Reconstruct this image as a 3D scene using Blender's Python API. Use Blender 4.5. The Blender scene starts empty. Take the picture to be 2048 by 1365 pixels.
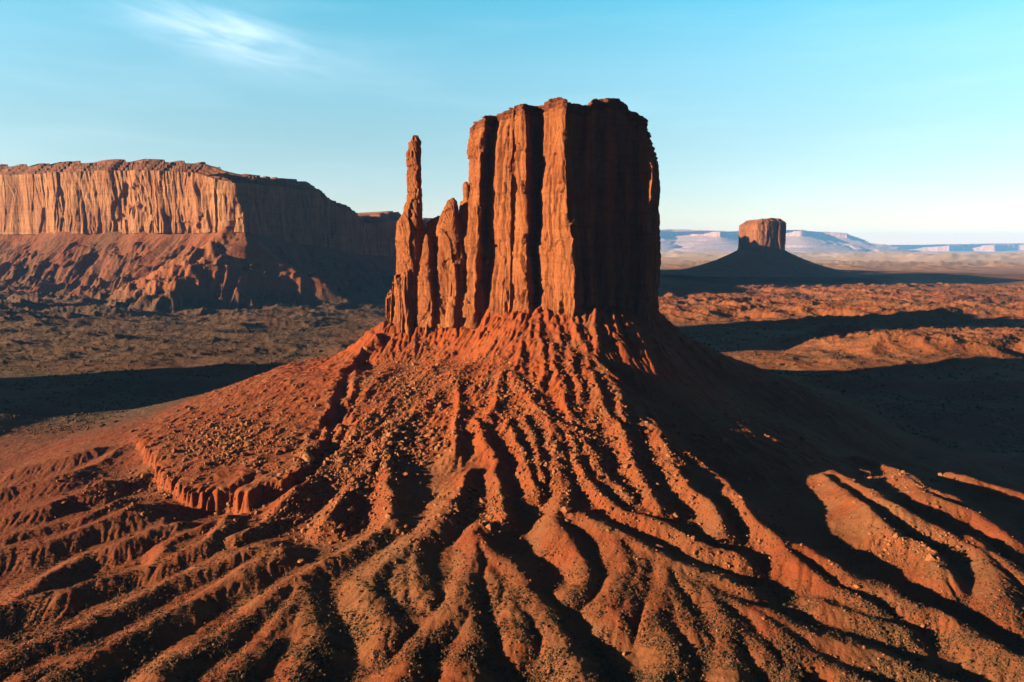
import bpy, math, random
import numpy as np
random.seed(7)
RNG = np.random.default_rng(11)
C = bpy.context.scene.collection
sc = bpy.context.scene

# ------------------------------------------------------------------ camera
F = 1365.0; PITCH = math.atan(185.5 / F); CZ = 150.0
cp, sp = math.cos(PITCH), math.sin(PITCH)
cam = bpy.data.cameras.new('camera'); cam.lens = 24; cam.sensor_width = 36
cam.clip_start = 1; cam.clip_end = 120000
co = bpy.data.objects.new('camera', cam); C.objects.link(co)
co.location = (0, 0, CZ); co.rotation_euler = (math.pi / 2 - PITCH, 0, 0)
sc.camera = co

def slope(v):                      # photo row -> rise per metre of depth
    up = (682.5 - np.asarray(v, float)) / F
    return (up * cp - sp) / (cp + up * sp)
def side(u, v=600):                # photo column -> x per metre of depth
    up = (682.5 - np.asarray(v, float)) / F
    return (np.asarray(u, float) - 1024) / F / (cp + up * sp)
def zat(v, d): return CZ + slope(v) * d

SUN_EL = math.radians(12.0); SUN_AZ = math.radians(17.0)   # azimuth: turned from -x towards the camera (-y)
S = np.array([-math.cos(SUN_AZ) * math.cos(SUN_EL), -math.sin(SUN_AZ) * math.cos(SUN_EL), math.sin(SUN_EL)])

# ------------------------------------------------------------------ noise
def _hash(ix, iy, seed):
    h = (ix.astype(np.int64) * 374761393 + iy.astype(np.int64) * 668265263 + seed * 1442695041) & 0xffffffff
    h = ((h ^ (h >> 13)) * 1274126177) & 0xffffffff
    return (h ^ (h >> 16)) & 0xffffffff
def rnd(ix, iy, seed=0): return _hash(np.asarray(ix), np.asarray(iy), seed) / 4294967296.0
def gnoise(x, y, seed=0):
    x, y = np.broadcast_arrays(np.asarray(x, float), np.asarray(y, float))
    ix = np.floor(x); iy = np.floor(y); fx = x - ix; fy = y - iy
    ux = fx * fx * fx * (fx * (fx * 6 - 15) + 10); uy = fy * fy * fy * (fy * (fy * 6 - 15) + 10)
    def g(a, b):
        t = _hash(ix + a, iy + b, seed) * (2 * math.pi / 4294967296.0)
        return np.cos(t) * (fx - a) + np.sin(t) * (fy - b)
    n0 = g(0, 0); n1 = g(1, 0); n2 = g(0, 1); n3 = g(1, 1)
    a = n0 + ux * (n1 - n0); b = n2 + ux * (n3 - n2)
    return (a + uy * (b - a)) * 1.5
def fbm(x, y, o=4, seed=0, gain=.5):
    s = 0; a = 1
    for i in range(o):
        s = s + a * gnoise(x * 2 ** i, y * 2 ** i, seed + i * 17); a *= gain
    return s
def ridged(x, y, o=3, seed=0, gain=.5):     # 0 at crests, up to ~1 in valleys
    s = 0; a = 1; t = 0
    for i in range(o):
        s = s + a * np.minimum(np.abs(gnoise(x * 2 ** i, y * 2 ** i, seed + i * 13)) * 1.8, 1); t += a; a *= gain
    return s / t
def cells(x, y, seed=0):                    # random value per jittered cell (joint blocks)
    ix = np.floor(x); iy = np.floor(y)
    best = np.full(np.shape(x), 9.); val = np.zeros(np.shape(x))
    for a in (-1, 0, 1):
        for b in (-1, 0, 1):
            cx = ix + a + .15 + .7 * rnd(ix + a, iy + b, seed); cy = iy + b + .15 + .7 * rnd(ix + a, iy + b, seed + 1)
            d = np.abs(x - cx) + np.abs(y - cy)
            r = rnd(ix + a, iy + b, seed + 2); m = d < best
            best = np.where(m, d, best); val = np.where(m, r, val)
    return val
def sstep(a, b, x):
    t = np.clip((x - a) / float(b - a), 0, 1); return t * t * (3 - 2 * t)

# ------------------------------------------------------------------ base terrain
AX = np.array([(-108, 604), (-60, 600), (10, 590), (52, 565), (92, 600), (95, 660)], float)
AR = np.array([10, 14, 34, 48, 30, 30], float)
def seg_dist(x, y, p, q):
    dx, dy = q[0] - p[0], q[1] - p[1]
    t = np.clip(((x - p[0]) * dx + (y - p[1]) * dy) / (dx * dx + dy * dy + 1e-9), 0, 1)
    return np.hypot(x - p[0] - t * dx, y - p[1] - t * dy), t
def foot_dist(x, y):
    d = np.full(np.shape(x), 1e9)
    for i in range(len(AX) - 1):
        dd, t = seg_dist(x, y, AX[i], AX[i + 1])
        d = np.minimum(d, dd - (AR[i] + (AR[i + 1] - AR[i]) * t))
    return d
FD = np.array([-50, 0, 20, 50, 110, 210, 310, 420, 560, 800]); FZ = np.array([116, 107, 95, 78, 56, 33, 14, 3, 0, 0])
def fan(x, y):
    d = np.maximum(foot_dist(x, y), -50)
    th = np.arctan2(x - 20, -(y - 590))           # 0 = towards the camera, + = right
    k = 1 + .62 * sstep(.55, 1.5, -th) + .3 * sstep(1.4, 2.6, np.abs(th)) + .5 * sstep(.55, 1.2, th)
    de = np.where(d > 0, d * k, d)
    z = np.interp(de, FD, FZ) - 15 * sstep(-5, -45, x) * (1 - sstep(30, 90, d))
    z = z - 14 * sstep(.27, .42, th) * (1 - sstep(1.0, 1.5, th)) * sstep(25, 90, d) * (1 - sstep(170, 240, d))
    return z, d, th
def bump(x, y, cx, cy, rx, ry, h, p=2.2, rot=0):
    c, s = math.cos(rot), math.sin(rot); a = (x - cx) * c + (y - cy) * s; b = -(x - cx) * s + (y - cy) * c
    r = np.sqrt((a / rx) ** 2 + (b / ry) ** 2) + .2 * fbm(x / 150., y / 150., 3, 91)
    return h * (1 - sstep(.72, 1.25, r)) * np.minimum(1.03, 1 + .12 * gnoise(x / 70., y / 45., 97)) 
def plain(x, y):
    far = sstep(300, 1200, y)
    wob = fbm(x / 900., y / 600., 3, 5)
    z = 7 * far * wob + 3 * fbm(x / 220., y / 120., 3, 8)
    # rough badland strips
    r1 = sstep(1250, 1600, y + .15 * x) * (1 - sstep(2550, 2850, y)) * sstep(150, 420, x)
    z = z + r1 * (30 * (1 - ridged(x / 190. + .3 * wob, y / 130., 5, 21, .6)) - 6)
    e2 = 1 - sstep(.6, 1.15, np.hypot((x - 700) / 300, (y - 1030) / 140) + .2 * fbm(x / 90., y / 90., 2, 3))
    z = z + e2 * (12 + 15 * (1 - ridged(x / 80., y / 50., 4, 33, .6)))
    e3 = 1 - sstep(.6, 1.15, np.hypot((x - 440) / 230, (y - 900) / 90))
    z = z + e3 * (5 + 7 * (1 - ridged(x / 70. , y / 40., 3, 37)))
    # left foothills in front of the mesa
    l1 = sstep(1050, 1450, y) * (1 - sstep(2300, 2700, y)) * (1 - sstep(-420, -150, x))
    z = z + l1 * (30 + 22 * sstep(-700, -1000, x)) * (1 * (1 - ridged(x / 260., (y - .25 * x) / 110., 5, 43, .58)))
    l2 = sstep(750, 900, y) * (1 - sstep(1250, 1500, y)) * (1 - sstep(-250, -60, x))
    z = z + l2 * (17 * (1 - ridged(x / 240., (y - .15 * x) / 90., 5, 47, .58)))
    dsp, tsp = seg_dist(x + 12 * gnoise(x / 60., y / 60., 4), y, (-690, 1700), (-330, 1610))
    z = z + np.maximum(0, 190 * (1 - tsp) ** 1.3 - .62 * dsp - 22 * ridged(x / 50., y / 90., 4, 49) * sstep(0, 60, dsp))
    # beyond: pediment of the distant butte, low hills
    z = z + 46 * np.exp(-(((x - 1180) / 1500) ** 2 + ((y - 3420) / 420) ** 2))
    z = z + sstep(4200, 6000, y) * (1 - sstep(14000, 20000, y)) * (22 * (1 - ridged(x / 1500., y / 900., 4, 53)) - 5)
    z = z + sstep(6500, 8500, y) * (1 - sstep(17000, 24000, y)) * sstep(-1000, 500, x) * (125 * (1 - ridged(x / 3200., y / 1400., 5, 57)) ** 1.4 - 30)
    z = z + sstep(4300, 5200, y) * (1 - sstep(6500, 7500, y)) * sstep(500, 1500, x) * 40 * (1 - ridged(x / 600., y / 500., 4, 59)) ** 1.5
    z = z - 20 * sstep(200, 330, x) * sstep(390, 450, y) * (1 - sstep(600, 720, y))
    # made-up hills added to shade the plain
    z = z + bump(x, y, -900, 570, 150, 95, 150)
    z = z + bump(x, y, 85, 1065, 85, 140, 200)
    z = z + bump(x, y, 320, 2520, 165, 190, 405) + bump(x, y, 130, 3150, 300, 440, 360)
    return z
def base(x, y):
    z, d, th = fan(x, y)
    return z + plain(x, y) * (1 - np.clip(z / 30, 0, 1) * .85)

def unproject(u, v):               # photo point -> point on the smooth slope
    u = np.asarray(u, float); v = np.asarray(v, float)
    sx = side(u, v); sz = slope(v)
    lo = np.full(u.shape, 120.); 
    ys = np.linspace(120, 760, 900)
    X = sx[:, None] * ys; Z = CZ + sz[:, None] * ys
    H = fan(X, ys[None, :] + 0 * X)[0]
    k = np.where((Z < H).any(1), np.argmax(Z < H, axis=1), np.argmin(np.where(ys < 600, Z - H, 1e9), axis=1))
    return sx * ys[k], ys[k]

# ------------------------------------------------------------------ eroded ridges: (slope, crest radius, crest sink, points)
RIDGES = [
 (.62,1.2,0,[(1186,604),(1192,650),(1195,690),(1190,710),(1225,745),(1250,770),(1274,788),(1300,820),(1314,844),(1330,874),(1373,900),(1415,932),(1458,962),(1480,992),(1501,1026),(1538,1053),(1573,1099),(1603,1134),(1643,1158),(1696,1182),(1750,1206)]),
 (.62,1.5,0,[(1330,874),(1354,922),(1367,967),(1400,985),(1421,1002),(1437,1045)]),
 (.7,1.0,0,[(1150,640),(1168,670),(1178,705),(1188,760),(1205,805),(1218,826),(1247,850),(1256,890),(1264,920),(1284,954),(1303,983),(1319,1018)]),
 (.7,.8,.6,[(1140,690),(1145,713),(1152,750),(1159,788)]),
 (.7,.8,.6,[(1215,725),(1226,750),(1244,780),(1240,810),(1250,831)]),
 (.7,1.2,.3,[(1105,690),(1112,730),(1120,760),(1130,800),(1145,825)]),
 (.6,1.5,.3,[(1116,834),(1148,870),(1160,919),(1180,967),(1212,989),(1240,1021),(1291,1024),(1334,1051),(1390,1080),(1479,1107)]),
 (.6,1.2,.8,[(1116,834),(1153,855),(1188,903),(1196,935),(1222,957),(1262,985)]),
 (.55,2.0,0,[(1020,740),(1048,771),(1074,806),(1101,838),(1112,881),(1119,934),(1120,988),(1123,1016),(1163,1029),(1200,1048),(1246,1067),(1291,1094),(1331,1115),(1385,1136),(1441,1152),(1490,1175)]),
 (.55,2.0,.5,[(1331,1115),(1380,1150),(1414,1176),(1465,1203),(1519,1214),(1560,1236),(1584,1254),(1632,1273),(1686,1283),(1750,1302),(1803,1321),(1884,1358),(1960,1400)]),
 (.6,1.8,0,[(1120,1010),(1108,1045),(1135,1075),(1166,1105),(1172,1135),(1160,1165),(1140,1178)]),
 (.55,3.0,0,[(1225,1062),(1243,1085),(1250,1107),(1247,1150),(1232,1182),(1212,1206)]),
 (.5,2.5,.5,[(1290,1100),(1284,1144),(1268,1182),(1252,1214),(1238,1232)]),
 (.5,2.5,.2,[(1331,1120),(1342,1166),(1334,1200),(1300,1230),(1316,1251),(1342,1273),(1350,1310),(1335,1358),(1320,1400)]),
 (.55,2.0,.4,[(1342,1180),(1366,1230),(1398,1272)]),
 (.55,2.0,.4,[(1371,1150),(1406,1184)]),
 (.55,2.4,0,[(1414,1176),(1420,1200),(1441,1235),(1457,1257),(1452,1289),(1463,1334),(1460,1390)]),
 (.55,2.0,.3,[(1452,1240),(1484,1257),(1519,1289),(1540,1313)]),
 (.5,2.5,.3,[(1480,1205),(1536,1246),(1563,1267),(1603,1299),(1643,1320),(1696,1342),(1760,1378)]),
 (.55,2.0,.6,[(1563,1267),(1580,1310),(1590,1350),(1600,1390)]),
 (.6,1.8,0,[(1590,1090),(1630,1104),(1670,1131),(1710,1150),(1763,1168),(1803,1192),(1857,1216),(1910,1240),(1942,1267),(1977,1289),(2031,1315),(2090,1345)]),
 (.5,2.0,1.2,[(1651,1203),(1696,1222),(1750,1235),(1803,1251)]),
 (.6,2.0,0,[(1646,944),(1670,968),(1696,987),(1750,1030),(1785,1062),(1838,1089),(1862,1107),(1886,1137)]),
 (.6,2.0,0,[(1668,942),(1707,960),(1750,982),(1777,1003),(1830,1033),(1873,1049),(1910,1075),(1950,1097),(1977,1115),(1996,1148),(2015,1206)]),
 (.6,1.6,0,[(1718,910),(1777,923),(1817,950),(1857,976),(1905,992)]),
 (.6,1.6,0,[(1800,945),(1830,970),(1870,990),(1910,1011),(1964,1025),(1998,1054),(2030,1080)]),
 (.6,1.6,0,[(1886,931),(1937,952),(1977,966),(2017,979),(2060,992),(2120,1030)]),
 (.6,2.0,0,[(1950,1080),(1998,1121),(2048,1150),(2110,1190)]),
 (.55,2.2,0,[(962,1052),(945,1068),(948,1110),(936,1160),(925,1200),(890,1245),(850,1285),(812,1320),(790,1365),(780,1410)]),
 (.5,2.5,.6,[(925,1200),(940,1255),(936,1300),(915,1365)]),
 (.55,2.2,0,[(945,1068),(975,1092),(1010,1118),(1038,1160),(1060,1203),(1091,1222),(1113,1257),(1134,1315),(1163,1358),(1185,1400)]),
 (.5,2.2,.6,[(985,1130),(1012,1180),(1034,1220),(1042,1275)]),
 (.5,2.6,0,[(900,1000),(881,1035),(860,1055),(830,1077),(785,1112),(745,1145),(728,1178),(745,1215),(782,1262)]),
 (.4,3.0,1.2,[(800,1105),(800,1140),(805,1180)]),
 (.45,2.0,.8,[(820,1090),(838,1139),(857,1190)]),
 (.55,2.2,0,[(800,1040),(737,1075),(683,1104),(632,1134),(579,1167),(512,1220),(455,1277),(390,1305),(335,1335),(310,1380)]),
 (.45,2.5,.8,[(600,1170),(585,1215),(552,1262),(500,1310),(440,1370)]),
 (.45,2.5,1.0,[(612,1200),(625,1250),(620,1310),(580,1380)]),
 (.55,2.0,0,[(520,1085),(470,1105),(417,1120),(374,1151),(315,1180),(241,1212),(160,1255),(67,1296),(0,1328),(-60,1350)]),
 (.5,2.2,.2,[(560,1100),(512,1122),(470,1150),(428,1180),(374,1215),(321,1244),(267,1272),(214,1300),(160,1332),(100,1370)]),
 (.45,2.0,.8,[(214,1300),(130,1335),(40,1365)]),
 (.6,1.6,0,[(452,1016),(444,1050),(414,1084),(348,1108),(294,1127),(227,1145),(160,1167),(94,1188),(35,1204),(-20,1222),(-90,1250)]),
 (.6,1.5,.2,[(417,1027),(358,1056),(328,1078),(318,1102)]),
 (.6,1.5,.3,[(358,1035),(294,1059),(233,1082),(170,1100),(120,1118),(80,1150),(59,1174),(35,1200)]),
 (.5,1.5,.3,[(260,1010),(187,1035),(134,1061),(80,1078),(0,1094),(-60,1104)]),
 (.5,1.5,.3,[(230,985),(187,1016),(120,1040),(53,1056),(0,1067),(-60,1078)]),
 (.5,1.5,.4,[(200,960),(130,990),(60,1010),(0,1026),(-60,1040)]),
 (.5,1.5,.3,[(262,872),(220,905),(150,940),(60,965),(0,980)]),
 (.5,1.5,.2,[(270,868),(200,893),(100,922),(0,940)]),
 (.7,1.0,0,[(690,878),(655,900),(620,935),(590,980),(540,1020),(500,1050),(470,1062)]),
 (.45,2.0,.4,[(968,700),(930,730),(880,775),(830,815),(760,850),(700,880),(670,895)]),
 (.45,2.0,.5,[(900,700),(850,740),(790,790),(730,830),(690,870)]),
 (.45,2.0,.6,[(830,680),(790,720),(740,770),(700,820)]),
 (.6,1.0,.2,[(800,840),(770,880),(740,920),(700,960),(680,1000),(660,1030)]),
 (.6,1.0,.2,[(760,870),(775,920),(772,975),(785,1010),(787,1035),(760,1060)]),
 (.8,.8,0,[(905,735),(919,765),(919,815),(907,850),(905,895)]),
 (.8,.8,0,[(950,835),(962,854),(978,886),(994,915),(999,961),(997,1004),(1010,1030)]),
 (.7,.8,.4,[(945,930),(920,965),(900,1000)]),
 (.7,.8,.2,[(1010,830),(1024,854),(1045,894),(1056,934),(1067,975)]),
 (.7,.8,.4,[(1050,830),(1066,870),(1078,910),(1088,950)]),
 (.7,.8,.2,[(1000,740),(990,775),(985,810),(965,840)]),
 (.7,.8,.2,[(972,604),(968,640),(960,670),(957,700)]),
 (.7,.8,.6,[(1040,620),(1050,650),(1045,690),(1030,730)]),
 (.7,.8,.6,[(1075,640),(1085,680),(1090,730),(1080,770)]),
 (.7,.8,.3,[(690,690),(680,730),(668,780),(655,820),(648,860),(640,890)]),
 (.7,.8,.5,[(712,720),(704,770),(690,820),(672,860)]),
]
BENCH = [(270,874),(315,914),(328,941),(360,959),(400,975),(441,973),(462,970),(494,983),(534,957),(593,933),(636,900),(632,850),(660,794),(690,735),(720,700),(760,660),(700,680),(640,720),(560,765),(480,800),(400,830),(320,850)]

RX0, RY0, RS = -470., 130., .75
RNX, RNY = int(1060 / RS), int(640 / RS)
gx = RX0 + RS * np.arange(RNX); gy = RY0 + RS * np.arange(RNY)
GX, GY = np.meshgrid(gx, gy)
Z0, D0, TH0 = fan(GX, GY)
# soft warp so that crest lines meander
WX = GX + 2.2 * fbm(GX / 22, GY / 22, 2, 61); WY = GY + 2.2 * fbm(GX / 22, GY / 22, 2, 71)
cost = np.full(GX.shape, 30.)
def smin(a, b, k):
    h = np.clip(.5 + .5 * (b - a) / k, 0, 1); return b + (a - b) * h - k * h * (1 - h)
for s_, r_, e_, pts in RIDGES:
    u = np.array([p[0] for p in pts], float); v = np.array([p[1] for p in pts], float)
    # densify in the photo, then smooth
    t = np.linspace(0, len(u) - 1, (len(u) - 1) * 3 + 1)
    uu = np.interp(t, np.arange(len(u)), u); vv = np.interp(t, np.arange(len(v)), v)
    for _ in range(2):
        uu[1:-1] = (uu[:-2] + 2 * uu[1:-1] + uu[2:]) / 4; vv[1:-1] = (vv[:-2] + 2 * vv[1:-1] + vv[2:]) / 4
    px, py = unproject(uu, vv)
    acc = None; M = 34
    i0 = int(max(0, (py.min() - M - RY0) / RS)); i1 = int(min(RNY, (py.max() + M - RY0) / RS + 1))
    j0 = int(max(0, (px.min() - M - RX0) / RS)); j1 = int(min(RNX, (px.max() + M - RX0) / RS + 1))
    if i1 <= i0 or j1 <= j0: continue
    dd = np.full((i1 - i0, j1 - j0), 99.)
    for k in range(len(px) - 1):
        a0 = int(max(i0, (min(py[k], py[k+1]) - M - RY0) / RS)); a1 = int(min(i1, (max(py[k], py[k+1]) + M - RY0) / RS + 1))
        b0 = int(max(j0, (min(px[k], px[k+1]) - M - RX0) / RS)); b1 = int(min(j1, (max(px[k], px[k+1]) + M - RX0) / RS + 1))
        if a1 <= a0 or b1 <= b0: continue
        d, _t = seg_dist(WX[a0:a1, b0:b1], WY[a0:a1, b0:b1], (px[k], py[k]), (px[k+1], py[k+1]))
        dd[a0-i0:a1-i0, b0-j0:b1-j0] = np.minimum(dd[a0-i0:a1-i0, b0-j0:b1-j0], d)
    r2 = r_ * (1 + 1.8 * sstep(200, 330, D0[i0:i1, j0:j1]))
    c = e_ + s_ * 1.2 * (np.sqrt(dd * dd + r2 * r2) - r2)
    cost[i0:i1, j0:j1] = smin(cost[i0:i1, j0:j1], c, .5)
# bench with its small fluted cliff
bu = np.array([p[0] for p in BENCH], float); bv = np.array([p[1] for p in BENCH], float)
bx, by = unproject(bu, bv)
inside = np.zeros(GX.shape, bool); bd = np.full(GX.shape, 999.)
FX = GX + 6 * gnoise(GX / 22, GY / 22, 15) + 1.6 * ridged(GX / 6, GY / 6, 2, 5); FY = GY + 6 * gnoise(GX / 20, GY / 20, 16) + 2.4 * ridged(GX / 5, GY / 9, 2, 9)
for k in range(len(bx)):
    q = (k + 1) % len(bx)
    cond = ((by[k] > FY) != (by[q] > FY)) & (FX < (bx[q] - bx[k]) * (FY - by[k]) / (by[q] - by[k] + 1e-9) + bx[k])
    inside ^= cond
    if k < 14: bd = np.minimum(bd, seg_dist(FX, FY, (bx[k], by[k]), (bx[q], by[q]))[0])
maxd = 3.0 + 8.5 * sstep(110, 260, D0)           # depth of the gullies
rad = TH0 * (90 + D0 * .55)                      # radial rills
rn = ridged(rad / 13 + .5 * gnoise(GX / 30, GY / 30, 3), D0 / 70, 3, 77)
cost = maxd * np.tanh(cost / maxd)
top = 1 - sstep(25, 75, D0)
cost = cost + (1.1 + 3.2 * top) * rn * (1 - .55 * sstep(150, 280, D0))
rough = (1 - sstep(150, 230, D0)) * (1 - .8 * sstep(.27, .4, TH0) * (1 - sstep(1.2, 1.6, TH0)))
cost = cost + rough * 2.1 * ridged(GX / 7 + .3 * TH0, GY / 10, 3, 151)
cost = np.where(inside, np.minimum(cost, 1.4 + 1.2 * rn) * .8 + 3.4 * ridged(GX / 30, GY / 16, 4, 19), cost + np.where(bd < 200, (4.2 + 9 * gnoise(GX / 34, GY / 34, 88)).clip(1., 10) * sstep(0, 3.5, bd) * np.exp(-bd / 34.), 0) * (1 - sstep(0, 1, 0 * GX)))
cost = cost * (1 - .25 * sstep(-.75, -1.1, TH0) * (1 - top))
HR = Z0 - cost + .35
# terraces of the shale skirt just under the cliffs
sk = (1 - sstep(18, 60, D0)) * sstep(-3, 3, D0)
HR = HR + sk * .8 * np.sin(HR * 1.1)
HR = HR + (.5 + .5 * rough) * fbm(GX / 9, GY / 9, 4, 101) + (.22 + .3 * rough) * fbm(GX / 2.6, GY / 2.6, 2, 131)

# rain-drop erosion in parallel batches: carves rills and fills gully floors
def erode(H, n, steps, batches, ke=.10, kd=.18, cap=1.6):
    ny, nx = H.shape
    for b in range(batches):
        px = RNG.uniform(2, nx - 4, n); py = RNG.uniform(2, ny - 4, n)
        vx = np.zeros(n); vy = np.zeros(n); sed = np.zeros(n); w = np.ones(n); vel = np.ones(n)
        for s in range(steps):
            ix = px.astype(int); iy = py.astype(int); fx = px - ix; fy = py - iy
            h00 = H[iy, ix]; h10 = H[iy, ix+1]; h01 = H[iy+1, ix]; h11 = H[iy+1, ix+1]
            gxx = (h10 - h00) * (1 - fy) + (h11 - h01) * fy; gyy = (h01 - h00) * (1 - fx) + (h11 - h10) * fx
            h = h00*(1-fx)*(1-fy) + h10*fx*(1-fy) + h01*(1-fx)*fy + h11*fx*fy
            vx = vx * .3 - gxx * .7; vy = vy * .3 - gyy * .7
            L = np.hypot(vx, vy) + 1e-6; vx /= L; vy /= L
            nxp = np.clip(px + vx, 1, nx - 3); nyp = np.clip(py + vy, 1, ny - 3)
            jx = nxp.astype(int); jy = nyp.astype(int); gx_ = nxp - jx; gy_ = nyp - jy
            h2 = H[jy,jx]*(1-gx_)*(1-gy_) + H[jy,jx+1]*gx_*(1-gy_) + H[jy+1,jx]*(1-gx_)*gy_ + H[jy+1,jx+1]*gx_*gy_
            dh = h2 - h
            c = np.maximum(-dh, .01) * vel * w * cap
            dep = np.where((dh > 0), np.minimum(dh, sed), np.where(sed > c, (sed - c) * kd, 0))
            ero = np.where((dh <= 0) & (sed <= c), np.minimum((c - sed) * ke, -dh * .5), 0)
            q = dep - ero
            idx = iy * nx + ix
            add = np.bincount(np.concatenate([idx, idx+1, idx+nx, idx+nx+1]),
                              np.concatenate([q*(1-fx)*(1-fy), q*fx*(1-fy), q*(1-fx)*fy, q*fx*fy]), minlength=nx*ny)
            H += add[:nx*ny].reshape(ny, nx)
            sed = sed - q; vel = np.sqrt(np.maximum(vel * vel - dh * .6, .05)); vel = np.minimum(vel, 3)
            w *= .985; px, py = nxp, nyp
    return H
HR = np.minimum(erode(HR, 40000, 45, 12, .14), Z0 + 5)

FADE = sstep(0, 45, np.minimum.reduce([GX - gx[0], gx[-1] - GX, gy[-1] - GY, GY - gy[0] + 45 + 0 * GX]))
def raster(A, x, y):
    fx = np.clip((x - RX0) / RS, 0, RNX - 1.001); fy = np.clip((y - RY0) / RS, 0, RNY - 1.001)
    ix = fx.astype(int); iy = fy.astype(int); fx = fx - ix; fy = fy - iy
    return A[iy,ix]*(1-fx)*(1-fy) + A[iy,ix+1]*fx*(1-fy) + A[iy+1,ix]*(1-fx)*fy + A[iy+1,ix+1]*fx*fy
def raster3(A, x, y):                # cubic B-spline, no facets
    x, y = np.broadcast_arrays(x, y); out = np.zeros(x.shape)
    fx = np.clip((x - RX0) / RS, 1, RNX - 3.001).ravel(); fy = np.clip((y - RY0) / RS, 1, RNY - 3.001).ravel(); o = out.reshape(-1)
    for a in range(0, fx.size, 300000):
        u = fx[a:a+300000]; v = fy[a:a+300000]; ix = u.astype(int); iy = v.astype(int); u = u - ix; v = v - iy
        wx = [(1-u)**3/6, (3*u**3-6*u*u+4)/6, (-3*u**3+3*u*u+3*u+1)/6, u**3/6]; wy = [(1-v)**3/6, (3*v**3-6*v*v+4)/6, (-3*v**3+3*v*v+3*v+1)/6, v**3/6]
        acc = 0
        for p in range(4):
            for q in range(4): acc = acc + A[iy+p-1, ix+q-1] * wx[q] * wy[p]
        o[a:a+300000] = acc
    return out
def H(x, y):
    x = np.asarray(x, float); y = np.asarray(y, float)
    zf, d, th = fan(x, y)
    pl = plain(x, y)
    b = zf - 2.5 * np.clip(zf / 10, 0, 1) + pl * (1 - np.clip(zf / 30, 0, 1) * .85)
    r = raster3(HR, x, y) + pl * (1 - np.clip(zf / 30, 0, 1) * .85)
    m = raster(FADE, x, y) * ((x > gx[0]) & (x < gx[-1]) & (y < gy[-1]))
    z = b + (r - b) * m
    near = 1 - sstep(600, 1000, y)
    return z + near * (.13 * fbm(x / 1.3, y / 1.3, 2, 201) + .16 * gnoise(x / 3.1, y / 3.1, 207))

# ------------------------------------------------------------------ helpers
def mesh_grid(name, P, mat, parent=None, closed=False, mask=None, smooth=True):
    """P: (rows, cols, 3)"""
    nr, nc = P.shape[:2]
    idx = np.arange(nr * nc).reshape(nr, nc)
    if closed:
        idx = np.concatenate([idx, idx[:, :1]], axis=1)
    f = np.stack([idx[:-1, :-1], idx[:-1, 1:], idx[1:, 1:], idx[1:, :-1]], -1).reshape(-1, 4)
    if mask is not None: f = f[mask.reshape(-1)]
    V = P.reshape(-1, 3)
    if mask is not None:
        used = np.zeros(len(V), bool); used[f.reshape(-1)] = True
        m = np.cumsum(used) - 1; V = V[used]; f = m[f]
    return mesh_raw(name, V, f, mat, parent, smooth)
def mesh_raw(name, V, f, mat, parent=None, smooth=True):
    me = bpy.data.meshes.new(name)
    n = f.shape[1]
    me.vertices.add(len(V)); me.vertices.foreach_set('co', np.ascontiguousarray(V, np.float32).reshape(-1))
    me.loops.add(f.size); me.loops.foreach_set('vertex_index', np.ascontiguousarray(f, np.int32).reshape(-1))
    me.polygons.add(len(f)); me.polygons.foreach_set('loop_start', np.arange(0, f.size, n, dtype=np.int32))
    me.update(calc_edges=True)
    me.polygons.foreach_set('use_smooth', np.full(len(f), smooth))
    me.materials.append(mat)
    o = bpy.data.objects.new(name, me); C.objects.link(o)
    if parent is not None: o.parent = parent; 
    return o
def thing(name, label, cat, loc, group=None):
    o = bpy.data.objects.new(name, None); C.objects.link(o); o.location = loc
    o['label'] = label; o['category'] = cat
    if group: o['group'] = group
    return o
def part(o, root):                 # keep world position when parented to a moved empty
    o.parent = root; o.matrix_parent_inverse = root.matrix_basis.inverted() if False else __import__('mathutils').Matrix.Translation([-c for c in root.location])
    return o

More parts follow.
